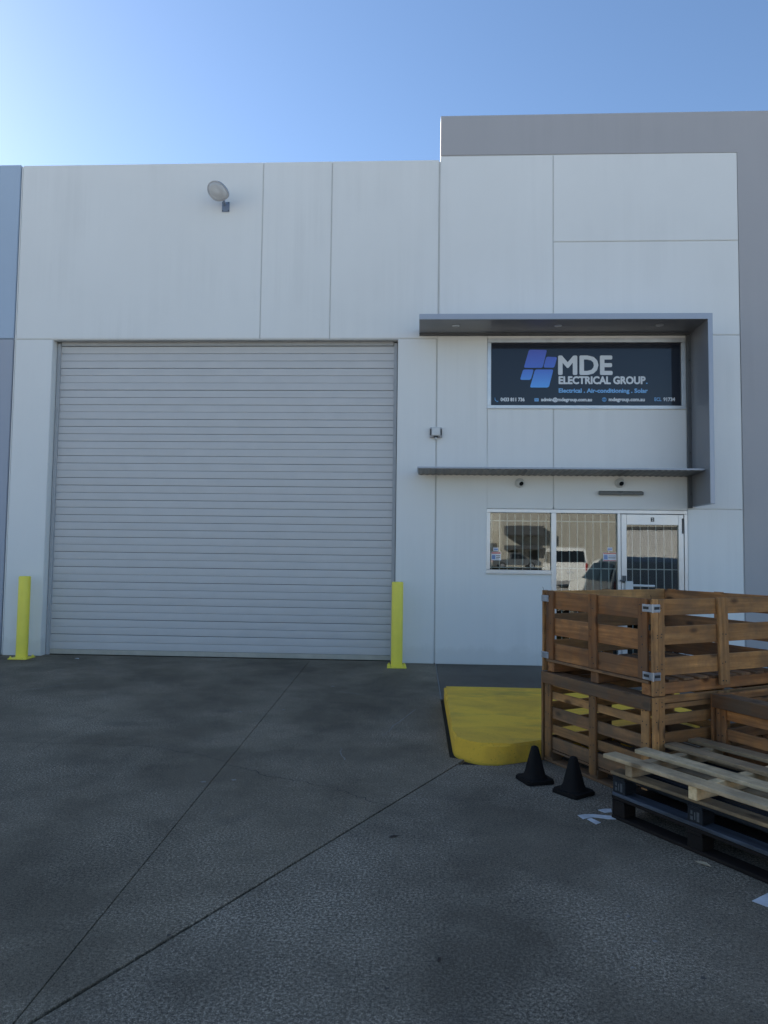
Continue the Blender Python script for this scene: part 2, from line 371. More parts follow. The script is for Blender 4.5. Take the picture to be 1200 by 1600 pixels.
# ================================================================== WAREHOUSE
B = empty('warehouse', (0, 0, 0), 0, 'pale grey concrete warehouse with big roller door and raised office parapet', 'building')
TH, J = .18, .0055
def panel(x0, x1, z0, z1, mat='wall', y0=0.0, name='wall_panel', gx0=J, gx1=J, gz0=J, gz1=J, parent=None):
    bm = bmesh.new(); abox(bm, x0+gx0, x1-gx1, y0, y0+TH, z0+gz0, z1-gz1)
    fe = [e for e in bm.edges if all(abs(v.co.y - y0) < 1e-6 for v in e.verts)]
    bmesh.ops.bevel(bm, geom=fe, offset=.007, segments=2, affect='EDGES')
    return link(name, fin(bm, name), mat, parent or B)
XL, XJ = -6.205, .268
panel(XL, -2.42, 4.80, 7.555); panel(-2.42, -1.362, 4.80, 7.555); panel(-1.362, XJ, 4.80, 7.555, gx1=.012)
panel(XL, -5.615, 0, 4.80, gz0=0); panel(-.335, XJ-.02, 0, 4.80, gz0=0)
# office front
XA, XB, XC, XR = 1.0, 1.968, 3.885, 4.672
panel(XJ, XB, 4.845, 7.605, gx0=.012); panel(XB, XR, 6.262, 7.605); panel(XB, XR, 4.845, 6.262)
bm = bmesh.new(); x0_ = XJ-.008
prism(bm, [(x0_, 0), (XB-.021, 0), (XB-.021, 1.321), (XA-.001, 1.321), (XA-.001, 4.8395), (x0_, 4.8395)], 0.0, TH)
bmesh.ops.bevel(bm, geom=[e for e in bm.edges if all(abs(v.co.y) < 1e-6 for v in e.verts)], offset=.007, segments=2, affect='EDGES')
link('wall_panel', fin(bm, 'wall_panel'), 'wall', B)
panel(XA, XC, 4.805, 4.845, gx0=.001, gx1=.001, gz0=.001)
panel(XA, XB, 2.268, 3.755, gx0=.001, gz0=.001, gz1=.001); panel(XB, XC, 2.268, 3.755, gx1=.001, gz0=.001, gz1=.001)
panel(XC, XR, 2.285, 4.845, gx0=.001); panel(XC, XR, 0, 2.285, gx0=.001, gz0=0)
# grey painted band over and beside the white panels: one L-shaped precast piece
bm = bmesh.new(); prism(bm, [(.282, 7.613), (XR+.008, 7.613), (XR+.008, 0), (12, 0), (12, 8.24), (.282, 8.24)], 0.0, TH)
bmesh.ops.bevel(bm, geom=[e for e in bm.edges if all(abs(v.co.y) < 1e-6 for v in e.verts)], offset=.009, segments=2, affect='EDGES')
link('grey_panel', fin(bm, 'grey_panel'), 'grey', B)
# sealant behind the joints
sb = bmesh.new()
for x in (-2.42, -1.362): abox(sb, x-.03, x+.03, .012, .1, 4.83, 7.54)
abox(sb, XJ-.04, XJ+.04, .016, .1, .01, 7.53); abox(sb, XL, XJ-.05, .014, .12, 4.791, 4.829)
abox(sb, XB-.03, XB+.03, .012, .1, 4.9, 7.58); abox(sb, XB-.03, XB+.03, .0125, .1, 2.3, 3.74)
abox(sb, XB, XR, .014, .1, 6.24, 6.29); abox(sb, .3, XR, .010, .1, 7.58, 7.64); abox(sb, XR-.03, XR+.03, .011, .1, .02, 7.57)
abox(sb, XC+.01, XR-.04, .013, .1, 2.26, 2.31); abox(sb, XC+.01, XR-.04, .0135, .1, 4.82, 4.87); abox(sb, .3, XC-.01, .0145, .1, 4.83, 4.86)
link('joint_sealant', fin(sb, 'joint_sealant'), 'seal', B)
# rest of the shell (roof, sides, back) so that the building casts its real shadow
box('roof', (-6.2, 12, .2, 24, 7.0, 7.12), 'roof', B); box('side_wall', (-6.19, -6.03, .19, 24, 0, 7.5), 'wall', B)
box('side_wall', (11.8, 11.98, .19, 24, 0, 8.2), 'grey', B); box('back_wall', (-6.02, 11.79, 23.8, 23.98, 0, 7.4), 'grey', B)

# roller door
rd = empty('roller_door', (0, .165, 0)); rd.parent = B
NS, z0, z1 = 41, .085, 4.735; ph = (z1 - z0)/NS
bm = bmesh.new()
prof = [(0.018, 0.0), (0.0, .001), (-.0015, .004), (-.003, ph*.35), (-.003, ph*.65), (-.0012, ph-.009), (.0005, ph-.0042), (.018, ph-.0034)]
nx = 9; xs = [-5.60 + 5.25*i/(nx-1) for i in range(nx)]
rows = [[bm.verts.new((x, y, z)) for (y, z) in prof] for x in xs]
for a, b in zip(rows, rows[1:]):
    for j in range(len(prof)-1): bm.faces.new((a[j], a[j+1], b[j+1], b[j]))
slat_me = fin(bm, 'slat')
for i in range(NS):
    o = link('slat', slat_me, 'slat', rd, (0, random.uniform(-.0025, .0025), z0 + i*ph + random.uniform(-.0012, .0012)), (R(random.uniform(-.8, .8)), R(random.uniform(-.012, .012)), R(random.uniform(-.02, .02))))
box('bottom_rail', (-5.60, -.35, -.006, .030, .012, .083), 'sealrail', rd); box('rubber_seal', (-5.60, -.35, .0, .024, 0, .012), 'black', rd)
box('backing_sheet', (-5.61, -.34, .032, .05, .0, 4.79), 'dark', rd)
for x in (-5.612, -.392): box('guide_rail', (x, x+.052, -.030, .031, 0, 4.78), 'rail', rd, .004)
box('head_trim', (-5.55, -.40, -.03, .03, 4.737, 4.795), 'rail', rd)

# composite canopy frame: top hood and right-hand fin
CY = -.68
cn = empty('canopy', (0, 0, 0)); cn.parent = B
bm = bmesh.new(); prism(bm, [(-.016, 4.866), (3.944, 4.866), (3.944, 2.318), (4.005, 2.318), (4.005, 4.945), (-.016, 4.945)], CY, -.004)
bmesh.ops.bevel(bm, geom=bm.edges[:], offset=.004, segments=1, affect='EDGES')
link('hood', fin(bm, 'hood'), 'comp', cn)
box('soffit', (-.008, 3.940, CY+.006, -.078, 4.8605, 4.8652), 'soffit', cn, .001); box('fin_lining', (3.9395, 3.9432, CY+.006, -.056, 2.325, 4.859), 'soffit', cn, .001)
box('fixing_flange', (-.012, 3.94, -.075, -.003, 4.838, 4.864), 'flange', cn)
box('fixing_flange', (3.888, 3.942, -.055, -.003, 2.30, 4.836), 'flange', cn)
box('edge_trim', (3.936, 3.943, CY+.006, -.06, 2.314, 2.324), 'comp', cn, .002)
for x, y in ((.508, -.42), (1.958, -.41), (3.372, -.43)):
    bm = bmesh.new(); lathe(bm, [(.052, 0), (.055, -.006), (.038, -.010), (.034, -.002)], 20); link('downlight', fin(bm, 'downlight'), 'alu', cn, (x, y, 4.860))
bm = bmesh.new(); lathe(bm, [(.010, 0), (.010, .012)], 8, mtx=Matrix.Rotation(R(90), 4, 'X')); bolt_me = fin(bm, 'bolt')
for z in (2.5, 3.1, 3.75, 4.45): link('bolt', bolt_me, 'dark', cn, (3.915, -.055, z))
# lower ribbed awning
aw = empty('awning', (0, 0, 0)); aw.parent = B
AY = -.55
bm = bmesh.new(); abox(bm, -.022, 3.930, AY-.003, AY+.012, 2.790, 2.812, .002); abox(bm, -.022, -.010, AY+.0125, -.004, 2.789, 2.810, .002)
link('front_lip', fin(bm, 'front_lip'), 'comp', aw)
bm = bmesh.new(); n = 90; prev = None
for i in range(n+1):
    x = -.008 + 3.936*i/n; z = 2.766 if i % 2 else 2.778
    v = (bm.verts.new((x, AY+.014, z+.012)), bm.verts.new((x, -.004, z-.014)), bm.verts.new((x, -.004, z+.006)), bm.verts.new((x, AY+.014, z+.026)))
    if prev:
        for a in range(4): bm.faces.new((prev[a], v[a], v[(a+1) % 4], prev[(a+1) % 4]))
    prev = v
link('ribbed_sheet', fin(bm, 'ribbed_sheet'), 'sheet', aw)
for x in (.9, 1.97, 3.0): box('bracket', (x, x+.03, AY+.02, -.006, 2.806, 2.816), 'flange', aw, .002)

# --- windows
def frame_mesh(rects, y0, y1, bev=.003):
    bm = bmesh.new()
    for i, r in enumerate(rects): abox(bm, r[0], r[1], y0 - .0008*(i % 2), y1 + .0008*(i % 2), r[2], r[3], bev)
    return fin(bm, 'frame')
# sign window (upper)
uw = link('window', frame_mesh([(1.0, 3.884, 4.738, 4.803), (1.0, 1.056, 3.80, 4.737), (3.825, 3.884, 3.80, 4.737), (1.0, 3.884, 3.757, 3.799)], -.006, .09), 'alu', B)
box('sill', (.995, 3.884, -.022, -.0075, 3.746, 3.766), 'alu', uw, .002)
box('lining', (1.03, 3.85, .10, .12, 3.77, 4.79), 'dark', uw)
# shop front (lower)
lw = link('window', frame_mesh([(.998, 3.883, 2.212, 2.264), (.998, 1.052, 1.378, 2.211), (.998, 1.935, 1.328, 1.377), (1.936, 2.008, .0, 2.211), (2.888, 2.932, 0, 2.211), (3.838, 3.883, 0, 2.211), (2.009, 2.887, .0, .10)], -.008, .10), 'alu', B)
box('sill', (.992, 1.934, -.026, -.0095, 1.318, 1.336), 'alu', lw, .002)
for r in ((1.053, 1.934, 1.378, 2.211), (2.009, 2.887, .101, 2.211)): box('pane', (r[0], r[1], .045, .051, r[2], r[3]), 'glass', lw, 0)
def sticker(x0, x1, z0_, z1_, mats, parent, y=.0435):
    h = z1_ - z0_
    o = box('sticker', (x0, x1, y, y+.0012, z0_, z1_), mats[0], parent, 0)
    for (a, b, c, d, m) in mats[1]: box('sticker_print', (x0 + a*(x1-x0), x0 + b*(x1-x0), y-.0010, y-.0002, z0_ + c*h, z0_ + d*h), m, o, 0)
W_ = 'swhite'
sticker(1.072, 1.214, 1.512, 1.636, (W_, [(.04, .96, .78, .95, 'sred'), (.08, .42, .12, .62, 'sblue'), (.5, .92, .5, .58, 'dark'), (.5, .92, .3, .38, 'dark'), (.5, .8, .14, .2, 'dark')]), lw)
sticker(1.102, 1.176, 1.648, 1.698, (W_, [(.1, .9, .25, .72, 'sblue')]), lw)
sticker(2.690, 2.882, 1.521, 1.642, (W_, [(.03, .97, .85, .97, 'sred'), (.03, .97, .03, .12, 'sred'), (.06, .34, .2, .76, 'sblue'), (.4, .93, .58, .68, 'sblue'), (.4, .93, .36, .44, 'dark')]), lw)
sticker(2.752, 2.825, 1.668, 1.722, (W_, [(.1, .9, .25, .72, 'sblue')]), lw)
dr = link('door', frame_mesh([(2.940, 3.018, .02, 2.204), (3.758, 3.830, .02, 2.204), (3.019, 3.757, 2.052, 2.204), (3.019, 3.757, .02, .17)], -.002, .06), 'alu', B)
box('pane', (3.019, 3.757, .028, .034, .171, 2.051), 'glass', dr, 0)
box('lock_case', (2.985, 3.095, -.045, -.004, 1.0, 1.238), 'whitepl', dr, .006)
bm = bmesh.new(); tube(bm, [(3.078, -.03, 1.178), (3.40, -.03, 1.172)], .018, 10); tube(bm, [(3.10, -.03, 1.178), (3.10, .02, 1.178)], .010, 8); tube(bm, [(3.37, -.03, 1.172), (3.37, .02, 1.172)], .010, 8)
smooth_by_angle(link('handle', fin(bm, 'handle'), 'whitepl', dr))
bm = bmesh.new(); abox(bm, 2.95, 3.005, -.02, -.004, 1.21, 1.315, .004); tube(bm, [(2.975, -.02, 1.24), (2.975, -.06, 1.24), (2.90, -.065, 1.245)], .010, 8); lathe(bm, [(.018, 0), (.018, .02)], 12, mtx=Matrix.Translation((2.978, -.004, 1.285)) @ Matrix.Rotation(R(90), 4, 'X'))
link('lock', fin(bm, 'lock'), 'flange', dr)
box('door_closer', (3.806, 3.824, -.012, -.0035, 1.93, 2.15), 'dark', dr, .002)
# grille bars inside the glass
gr = link('security_grille', frame_mesh([(1.03, 3.84, 2.09, 2.105), (1.03, 3.84, 1.40, 1.415), (2.02, 3.84, .9, .915), (2.02, 3.84, .25, .265)], .135, .147, 0), 'bar', B)
bx_me = None
for i in range(25):
    x = 1.09 + i*.114
    if bx_me is None:
        bm = bmesh.new(); abox(bm, -.006, .006, 0, .010, .05, 2.20); bx_me = fin(bm, 'bar')
    o = link('bar', bx_me, 'bar', gr, (x, .148, 0))
    if x < 1.95: o.scale = (1, 1, .39); o.location.z = 1.34
# dark office behind the glass
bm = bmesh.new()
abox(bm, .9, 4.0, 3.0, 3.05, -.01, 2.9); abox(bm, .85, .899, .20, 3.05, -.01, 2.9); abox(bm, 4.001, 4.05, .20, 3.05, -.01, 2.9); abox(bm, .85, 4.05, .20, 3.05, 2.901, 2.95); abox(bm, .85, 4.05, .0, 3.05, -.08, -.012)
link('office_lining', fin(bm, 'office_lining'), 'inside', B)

# ================================================================== BUSINESS SIGN (film in the upper window)
sg = empty('business_sign', (2.43, .03, 3.80), 0, 'dark navy business sign with white and blue lettering in the upper window', 'sign')
sg_off = Vector(sg.location)
def part_at(o, parent, off): o.parent = parent; o.location = -off; return o
SX0, SX1, SZ0, SZ1 = 1.058, 3.812, 3.811, 4.730
def SX(zx): return SX0 + (zx-65)/1075*(SX1-SX0)
def SZ(zy): return SZ1 - (zy-40)/350*(SZ1-SZ0)
part_at(box('backing', (1.057, 3.824, .030, .036, 3.800, 4.737), 'film', None, 0), sg, sg_off)
def rpoly(pts, rad, seg=5):
    out = []; n = len(pts)
    for i in range(n):
        p = Vector(pts[i]); a = (Vector(pts[i-1])-p).normalized(); b = (Vector(pts[(i+1) % n])-p).normalized()
        for j in range(seg+1):
            t = j/seg; q = p + a*rad*(1-t)**2 + b*rad*t**2
            out.append((q.x, q.y))
    return out
for q in ([(283, 74), (386, 76), (361, 178), (253, 178)], [(382, 115), (444, 117), (428, 177), (366, 177)], [(249, 188), (310, 188), (293, 247), (231, 247)], [(318, 188), (423, 188), (396, 291), (288, 291)]):
    bm = bmesh.new(); prism(bm, rpoly([(SX(a), SZ(b)) for a, b in q], .028), .0278, .0296)
    part_at(link('logo_tile', fin(bm, 'logo_tile'), 'logo'), sg, sg_off)
def text(s, zx0, zx1, zy_base, zy_cap, mat, bold=0.0, name='lettering', parent=sg, off=sg_off, y=.0285, conv=True, cap_str='H', bd=0.0):
    def mk(st):
        cu = bpy.data.curves.new('t', 'FONT'); cu.body = st; cu.size = 1; cu.offset = bold; cu.resolution_u = 3
        cu.extrude = .0005
        ob = bpy.data.objects.new('t', cu); COL.objects.link(ob)
        bpy.context.view_layer.update()
        me = bpy.data.meshes.new_from_object(ob.evaluated_get(bpy.context.evaluated_depsgraph_get()))
        bpy.data.objects.remove(ob); bpy.data.curves.remove(cu); return me
    me = mk(s); capm = mk(cap_str); ch = max(v.co.y for v in capm.vertices) - min(v.co.y for v in capm.vertices); b0 = min(v.co.y for v in capm.vertices)
    bpy.data.meshes.remove(capm)
    x0, x1 = min(v.co.x for v in me.vertices), max(v.co.x for v in me.vertices)
    X0, X1 = (SX(zx0), SX(zx1)) if conv else (zx0, zx1); Z0, Z1 = (SZ(zy_base), SZ(zy_cap)) if conv else (zy_base, zy_cap)
    for v in me.vertices:
        v.co = Vector((X0 + (v.co.x-x0)/(x1-x0)*(X1-X0), y - v.co.z, Z0 + (v.co.y-b0)/ch*(Z1-Z0)))
    if bd:
        bm = bmesh.new()
        for i in range(8):
            n0 = len(bm.verts); bm.from_mesh(me); bm.verts.ensure_lookup_table()
            off2 = Vector((bd*math.cos(i*math.pi/4), -.00004*i, bd*math.sin(i*math.pi/4)))
            for v in bm.verts[n0:]: v.co += off2
        bm.to_mesh(me); bm.free()
    me.name = name
    o = link(name, me, mat)
    if parent is not None: part_at(o, parent, off)
    return o
text('MDE', 455, 755, 214, 113, 'pwhite', 0, bd=.0135)
text('ELECTRICAL GROUP', 455, 944, 269, 229, 'pwhite', 0, bd=.0065)
text('.', 948, 958, 269, 229, 'pblue', 0, bd=.0)
text('Electrical . Air-conditioning . Solar', 454, 957, 319, 297, 'pblue', 0, bd=.0036)
text('0433 811 736', 121, 257, 369, 350, 'pwhite', 0, bd=.0032)
text('admin@mdegroup.com.au', 353, 641, 368, 350, 'pwhite', 0, bd=.0032)
text('mdegroup.com.au', 738, 940, 367, 348, 'pwhite', 0, bd=.0032)
text('ECL', 996, 1034, 366, 347, 'pblue', 0, bd=.0015)
text('91734', 1046, 1110, 366, 347, 'pwhite', 0, bd=.0032)
# icons: handset, envelope, globe
bm = bmesh.new(); tube(bm, [(SX(88), .0285, SZ(351)), (SX(87), .0285, SZ(358)), (SX(92), .0285, SZ(366)), (SX(99), .0285, SZ(371)), (SX(106), .0285, SZ(370))], [.010, .006, .006, .006, .010], 8)
part_at(link('phone_icon', fin(bm, 'phone_icon'), 'pblue'), sg, sg_off)
bm = bmesh.new(); prism(bm, rpoly([(SX(314), SZ(370)), (SX(339), SZ(370)), (SX(339), SZ(352)), (SX(314), SZ(352))], .006, 3), .0278, .0296)
part_at(link('envelope_icon', fin(bm, 'envelope_icon'), 'pblue'), sg, sg_off)
bm = bmesh.new()
for a, b in (((317, 355), (326.5, 363)), ((336, 355), (326.5, 363))): tube(bm, [(SX(a[0]), .0275, SZ(a[1])), (SX(b[0]), .0275, SZ(b[1]))], .0022, 6)
part_at(link('envelope_flap', fin(bm, 'envelope_flap'), 'film'), sg, sg_off)
bm = bmesh.new(); cx, cz, rr = SX(711.5), SZ(359), .030
for sxx in (1.0, .45): tube(bm, [(cx + rr*sxx*math.cos(t), .0280, cz + rr*math.sin(t)) for t in [2*math.pi*i/24 for i in range(25)]], .0032, 6)
for dz in (-.013, .013): tube(bm, [(cx-rr*.9, .0280, cz+dz), (cx+rr*.9, .0280, cz+dz)], .0028, 6)
tube(bm, [(cx, .0280, cz-rr), (cx, .0280, cz+rr)], .0028, 6)
part_at(link('globe_icon', fin(bm, 'globe_icon'), 'pblue'), sg, sg_off)
# unit number over the door
nb = box('number_plate', (3.362, 3.412, -.0042, -.0028, 2.098, 2.160), 'dark', dr, 0)
text('2', 3.374, 3.400, 2.106, 2.152, 'pwhite', .02, 'door_number', nb, Vector((0, 0, 0)), -.0046, False, '2')

# ================================================================== NEIGHBOUR
NB = empty('neighbouring_warehouse', (-6.3, 0, 0), 0, 'neighbouring warehouse wall, light blue above and slate grey below', 'building')
def npanel(x0, x1, z0_, z1_, mat):
    o = panel(x0, x1, z0_, z1_, mat, parent=NB); o.location = (6.3, 0, 0); return o
npanel(-30, XL-.028, 4.81, 7.57, 'blue'); npanel(-30, XL-.028, 0, 4.81, 'bluegrey')
for n_, b, m in (('roof', (-30, -6.25, .2, 24, 7.0, 7.1), 'roof'), ('side_wall', (-6.40, -6.24, .19, 24, 0, 7.4), 'blue'), ('joint_sealant', (XL-.05, XL+.03, .04, .10, 0, 7.5), 'seal'), ('back_wall', (-30, -6.41, 23.8, 23.95, 0, 7.0), 'bluegrey')):
    o = box(n_, b, m, NB); o.location = (6.3, 0, 0)
bm = bmesh.new(); abox(bm, XL-.022, XL-.004, .012, .05, 0.02, 7.54, .003); o = link('joint_cover', fin(bm, 'joint_cover'), 'wall', NB); o.location = (6.3, 0, 0)

# ================================================================== BOLLARDS
def bollard(x, y, label, h=1.195):
    b = empty('bollard', (x, y, 0), R(random.uniform(-3, 3)), label, 'bollard', 'yellow bollards guarding the roller door')
    bm = bmesh.new(); lathe(bm, [(.082, .016), (.082, h-.022), (.079, h-.009), (.070, h-.002), (.02, h)], 36); smooth_by_angle(link('post', fin(bm, 'post'), 'yellow', b), 50)
    bm = bmesh.new(); abox(bm, -.135, .135, -.135, .135, .001, .015, .003); link('base_plate', fin(bm, 'base_plate'), 'yellow', b)
    bm = bmesh.new(); lathe(bm, [(.019, 0), (.019, .014), (.010, .016), (.010, .028)], 8); me = fin(bm, 'bolt')
    for sx_ in (-1, 1):
        for sy_ in (-1, 1): link('bolt', me, 'yellow', b, (sx_*.108, sy_*.108, .014))
bollard(-5.745, -.28, 'yellow steel bollard before the wall pier next to the blue neighbour')
bollard(-.285, -.36, 'yellow steel bollard between the roller door and the office wall')

# ================================================================== WALL FITTINGS
fl = empty('floodlight', (-2.99, 0, 6.85), 0, 'oval wall floodlight on a bracket above the roller door', 'floodlight')
box('bracket', (-.058, .058, -.012, -.001, -.078, .078), 'bluemet', fl, .002)
bm = bmesh.new()
for a in (-.045, .045):
    for b in (-.062, .062): lathe(bm, [(.007, 0), (.007, .008)], 8, mtx=Matrix.Translation((a, -.012, b)) @ Matrix.Rotation(R(90), 4, 'X'))
link('screw', fin(bm, 'screw'), 'dark', fl)
bm = bmesh.new(); tube(bm, [(-.01, -.01, .03), (-.012, -.13, .075), (-.018, -.24, .10)], .020, 10); smooth_by_angle(link('arm', fin(bm, 'arm'), 'bluemet', fl))
e3 = Vector((.25, .74, .62)).normalized(); e1 = Vector((.86, .05, -.30)); e1 = (e1 - e3*e1.dot(e3)).normalized(); e2 = e3.cross(e1)
hm = Matrix((e1, e2, e3)).transposed().to_4x4(); hm.translation = Vector((-.035, -.34, .075))
def head(name, prof, mat, ang=50):
    bm = bmesh.new(); lathe(bm, prof, 36)
    if name == 'lens': bmesh.ops.delete(bm, geom=[f for f in bm.faces if len(f.verts) > 4 and f.calc_center_median().z > -.02], context='FACES')
    for v in bm.verts:
        x = v.co.x/.15; v.co.y *= .90*(1 - .30*max(0, x)**1.5); v.co.x *= 1.18 if x > 0 else 1.02
    bmesh.ops.transform(bm, matrix=hm, verts=bm.verts[:]); return smooth_by_angle(link(name, fin(bm, name), mat, fl), ang)
head('housing', [(.148, .002), (.155, .010), (.150, .034), (.132, .066), (.092, .090), (.04, .100)], 'bluemet')
head('rim', [(.150, .003), (.160, .001), (.160, -.010), (.148, -.014), (.142, -.008)], 'boxgrey')
head('reflector', [(.145, -.004), (.10, -.0042), (.04, -.0046)], 'reflector')
head('lens', [(.143, -.010), (.132, -.030), (.10, -.046), (.03, -.055)], 'lens', 60)
head('bulb', [(.006, -.006), (.036, -.012), (.044, -.026), (.03, -.038), (.008, -.042)], 'whitepl', 60)

sk = empty('socket_box', (.246, 0, 3.386), 0, 'grey weatherproof socket box on the wall joint beside the awnings', 'socket box')
box('back_box', (-.092, .092, -.045, -.001, -.078, .072), 'boxgrey', sk, .010)
box('cover', (-.064, .064, -.085, -.0455, -.058, .068), 'whitepl', sk, .012)
for s_ in (-1, 1): box('clip', (s_*.078-.008, s_*.078+.008, -.058, -.0455, -.05, .045), 'dark', sk, .003)
box('plug_recess', (-.034, .034, -.078, -.0455, -.083, -.0585), 'dark', sk, .004); box('plug', (-.016, .016, -.075, -.05, -.108, -.0835), 'whitepl', sk, .004)

def seccam(x, z, rx, rz, label):
    c = empty('security_camera', (x, 0, z), 0, label, 'camera', 'security cameras under the awning')
    bm = bmesh.new(); lathe(bm, [(.070, 0), (.070, .022), (.060, .034), (.048, .036)], 24, mtx=Matrix.Rotation(R(90), 4, 'X')); smooth_by_angle(link('mount', fin(bm, 'mount'), 'whitepl', c, (0, -.001, 0)), 40)
    m = Matrix.Translation((0, -.062, 0)) @ Matrix.Rotation(rz, 4, 'Z') @ Matrix.Rotation(R(90)+rx, 4, 'X')
    bm = bmesh.new(); lathe(bm, [(.02, -.046), (.042, -.028), (.052, 0), (.045, .026), (.034, .040)], 24, mtx=m); smooth_by_angle(link('eyeball', fin(bm, 'eyeball'), 'whitepl', c), 60)
    bm = bmesh.new(); lathe(bm, [(.033, .0405), (.033, .043), (.02, .046), (.004, .047)], 20, mtx=m); smooth_by_angle(link('camera_lens', fin(bm, 'camera_lens'), 'carglass', c), 60)
seccam(1.478, 2.648, R(28), R(18), 'white eyeball camera with rust stain beside the wall joint'); seccam(2.921, 2.660, R(28), R(2), 'white eyeball camera above the batten light')
k = NT('rust_stain'); MT['rust'] = k.set((.40, .30, .22), .8)
bl = empty('batten_light', (2.93, 0, 2.505), 0, 'grey weatherproof batten light over the shop front', 'light')
box('base', (-.31, .31, -.035, -.001, -.02, .035), 'flange', bl, .006)
bm = bmesh.new(); prism(bm, [(-.036, -.028), (-.070, -.022), (-.078, .0), (-.068, .020), (-.036, .028)], -.315, .315, 'YZ'); bmesh.ops.bevel(bm, geom=bm.edges[:], offset=.004, segments=1, affect='EDGES')
link('diffuser', fin(bm, 'diffuser'), 'tubegrey', bl)
for x in (-.25, 0, .25): box('clip', (x-.012, x+.012, -.084, -.03, -.036, -.0285), 'whitepl', bl, .002)

# ================================================================== CRATES
def nails(parent, pts):
    bm = bmesh.new()
    for p, ax in pts:
        m = Matrix.Translation(p) @ (Matrix.Rotation(R(90), 4, 'X') if ax == 'y' else Matrix.Rotation(R(-90), 4, 'Y'))
        lathe(bm, [(.0045, 0), (.0045, .0018)], 6, mtx=m)
    o = link('nails', fin(bm, 'nails'), 'nail', parent); o['kind'] = 'stuff'
def jit(a): return random.uniform(-a, a)
ZR = R(90)
def bx_along(name, axis, a0, a1, c0_, c1_, z0_, z1_, mat, parent, tilt=0):
    """board running along local X ('X'), local Y ('Y') or upright ('Z'); c = range across"""
    L = a1 - a0
    if axis == 'X': return board(name, L, c1_-c0_, z1_-z0_, mat, parent, ((a0+a1)/2, (c0_+c1_)/2, (z0_+z1_)/2), rot=(jit(.004), jit(.003)+tilt, jit(.002)))
    if axis == 'Y': return board(name, L, c1_-c0_, z1_-z0_, mat, parent, ((c0_+c1_)/2, (a0+a1)/2, (z0_+z1_)/2), rot=(jit(.004), jit(.003)+tilt, ZR+jit(.002)))
def post(x0, x1, y0, y1, z0_, z1_, mat, parent, tilt=(0, 0)):
    L = z1_-z0_; wx, wy = x1-x0, y1-y0
    # local X -> up ; Y -> across x ; Z -> y
    o = board('post', L, wx, wy, mat, parent, ((x0+x1)/2, (y0+y1)/2, (z0_+z1_)/2))
    o.rotation_mode = 'QUATERNION'
    m = Matrix(((0, 1, 0), (0, 0, 1), (1, 0, 0))).transposed()
    m = Matrix(((0., 1., 0.), (0., 0., 1.), (1., 0., 0.)))
    q = (Matrix.Rotation(tilt[0], 3, 'Y') @ Matrix.Rotation(tilt[1], 3, 'X') @ m).to_quaternion(); o.rotation_quaternion = q
    return o
NANG = R(28.65); nV = Vector((.8775, .4795, 0)); uV = Vector((.4795, -.8775, 0))

def low_crate(origin, LX, LY, label, top_w, rows_left, rows_front, rail=True, wood='wood2', weather_rows=()):
    c = empty('wooden_crate', origin, NANG, label, 'crate')
    H = .688
    # pallet base: ground boards along Y, bearers along X, deck along Y
    for x in (0.012, LX/2-.05, LX-.112): bx_along('ground_board', 'Y', .0, LY, x, x+.10, .001, .021, 'weather', c)
    for y in (.015, LY/2-.04, LY-.095):
        for x in (.012, LX/2-.05, LX-.112): bx_along('block', 'X', x, x+.10, y, y+.08, .022, .084, 'weather', c)
    for x in [.022 + (LX-.13)*i/7 for i in range(8)]: bx_along('deck_board', 'Y', .024, LY-.024, x, x+.09, .085, .103, 'weather', c)
    t = .020
    # left and right sides (boards along Y), posts outside
    for xb, xp, side in ((.021, 0.0, 0), (LX-.041, LX-.020, 1)):
        for i, (a, b) in enumerate(rows_left): bx_along('side_board', 'Y', .022, LY-.022, xb, xb+t, a, b, 'weather' if i in weather_rows else wood, c)
        for y in (.022, LY*.5-.035, LY-.092): post(xp, xp+.020, y, y+.070, .045, H-.088, wood, c)
        x0 = -.012 if side == 0 else LX-.026
        bx_along('top_rail', 'Y', -.0, LY, x0, x0+.038, H-.087, H-.001, 'weather', c)
        x0 = .027 if side == 0 else LX-.122
        bx_along('top_board', 'Y', .045, LY-.045, x0, x0+.095, H-.022, H-.002, 'weather', c)
    for yb, yp in ((.0, -.021), (LY-.020, LY+.001)):
        for i, (a, b) in enumerate(rows_front): bx_along('side_board', 'X', .043, LX-.043, yb, yb+t, a, b, wood, c)
        for x in (.0, LX*.5-.05, LX-.10):
            post(x, x+.049, yp, yp+.020, .003, H-.002, wood, c); post(x+.0505, x+.10, yp, yp+.020, .003, H-.002, wood, c)
    pts = []
    for y in (.057, LY*.5, LY-.057):
        for a, b in rows_left:
            for d in (-.018, .018): pts.append(((-.0012, y+d+jit(.005), (a+b)/2+jit(.012)), 'x'))
    for x in (.025, .075):
        for a, b in rows_front: pts.append(((x+jit(.006), -.0212, (a+b)/2+jit(.015)), 'y'))
    nails(c, pts)
    return c

RL = [(.585, .600), (.488, .545), (.340, .425), (.225, .292), (.108, .200)]
RF = [(.640, .686), (.604, .636), (.500, .568), (.375, .450), (.245, .320), (.108, .190)]
LY1, LX1 = 1.10, 1.33
C1 = Vector((.988, -4.758, 0)) + uV*LY1
low_crate(C1, LX1, LY1, 'brown slatted crate under the hinged crate, behind the black cones', .1, RL, RF, weather_rows=(2, 4))
c3 = Vector((1.927, -5.525, 0)) + uV*.040 + nV*.035
RL3 = [(.590, .604), (.530, .594), (.400, .472), (.27, .34), (.12, .2)]
low_crate(c3 + uV*1.10, 1.10, 1.098, 'open brown slatted crate behind the pallets, beside the crate stack', .1, RL3[1:], RF, wood='wood')

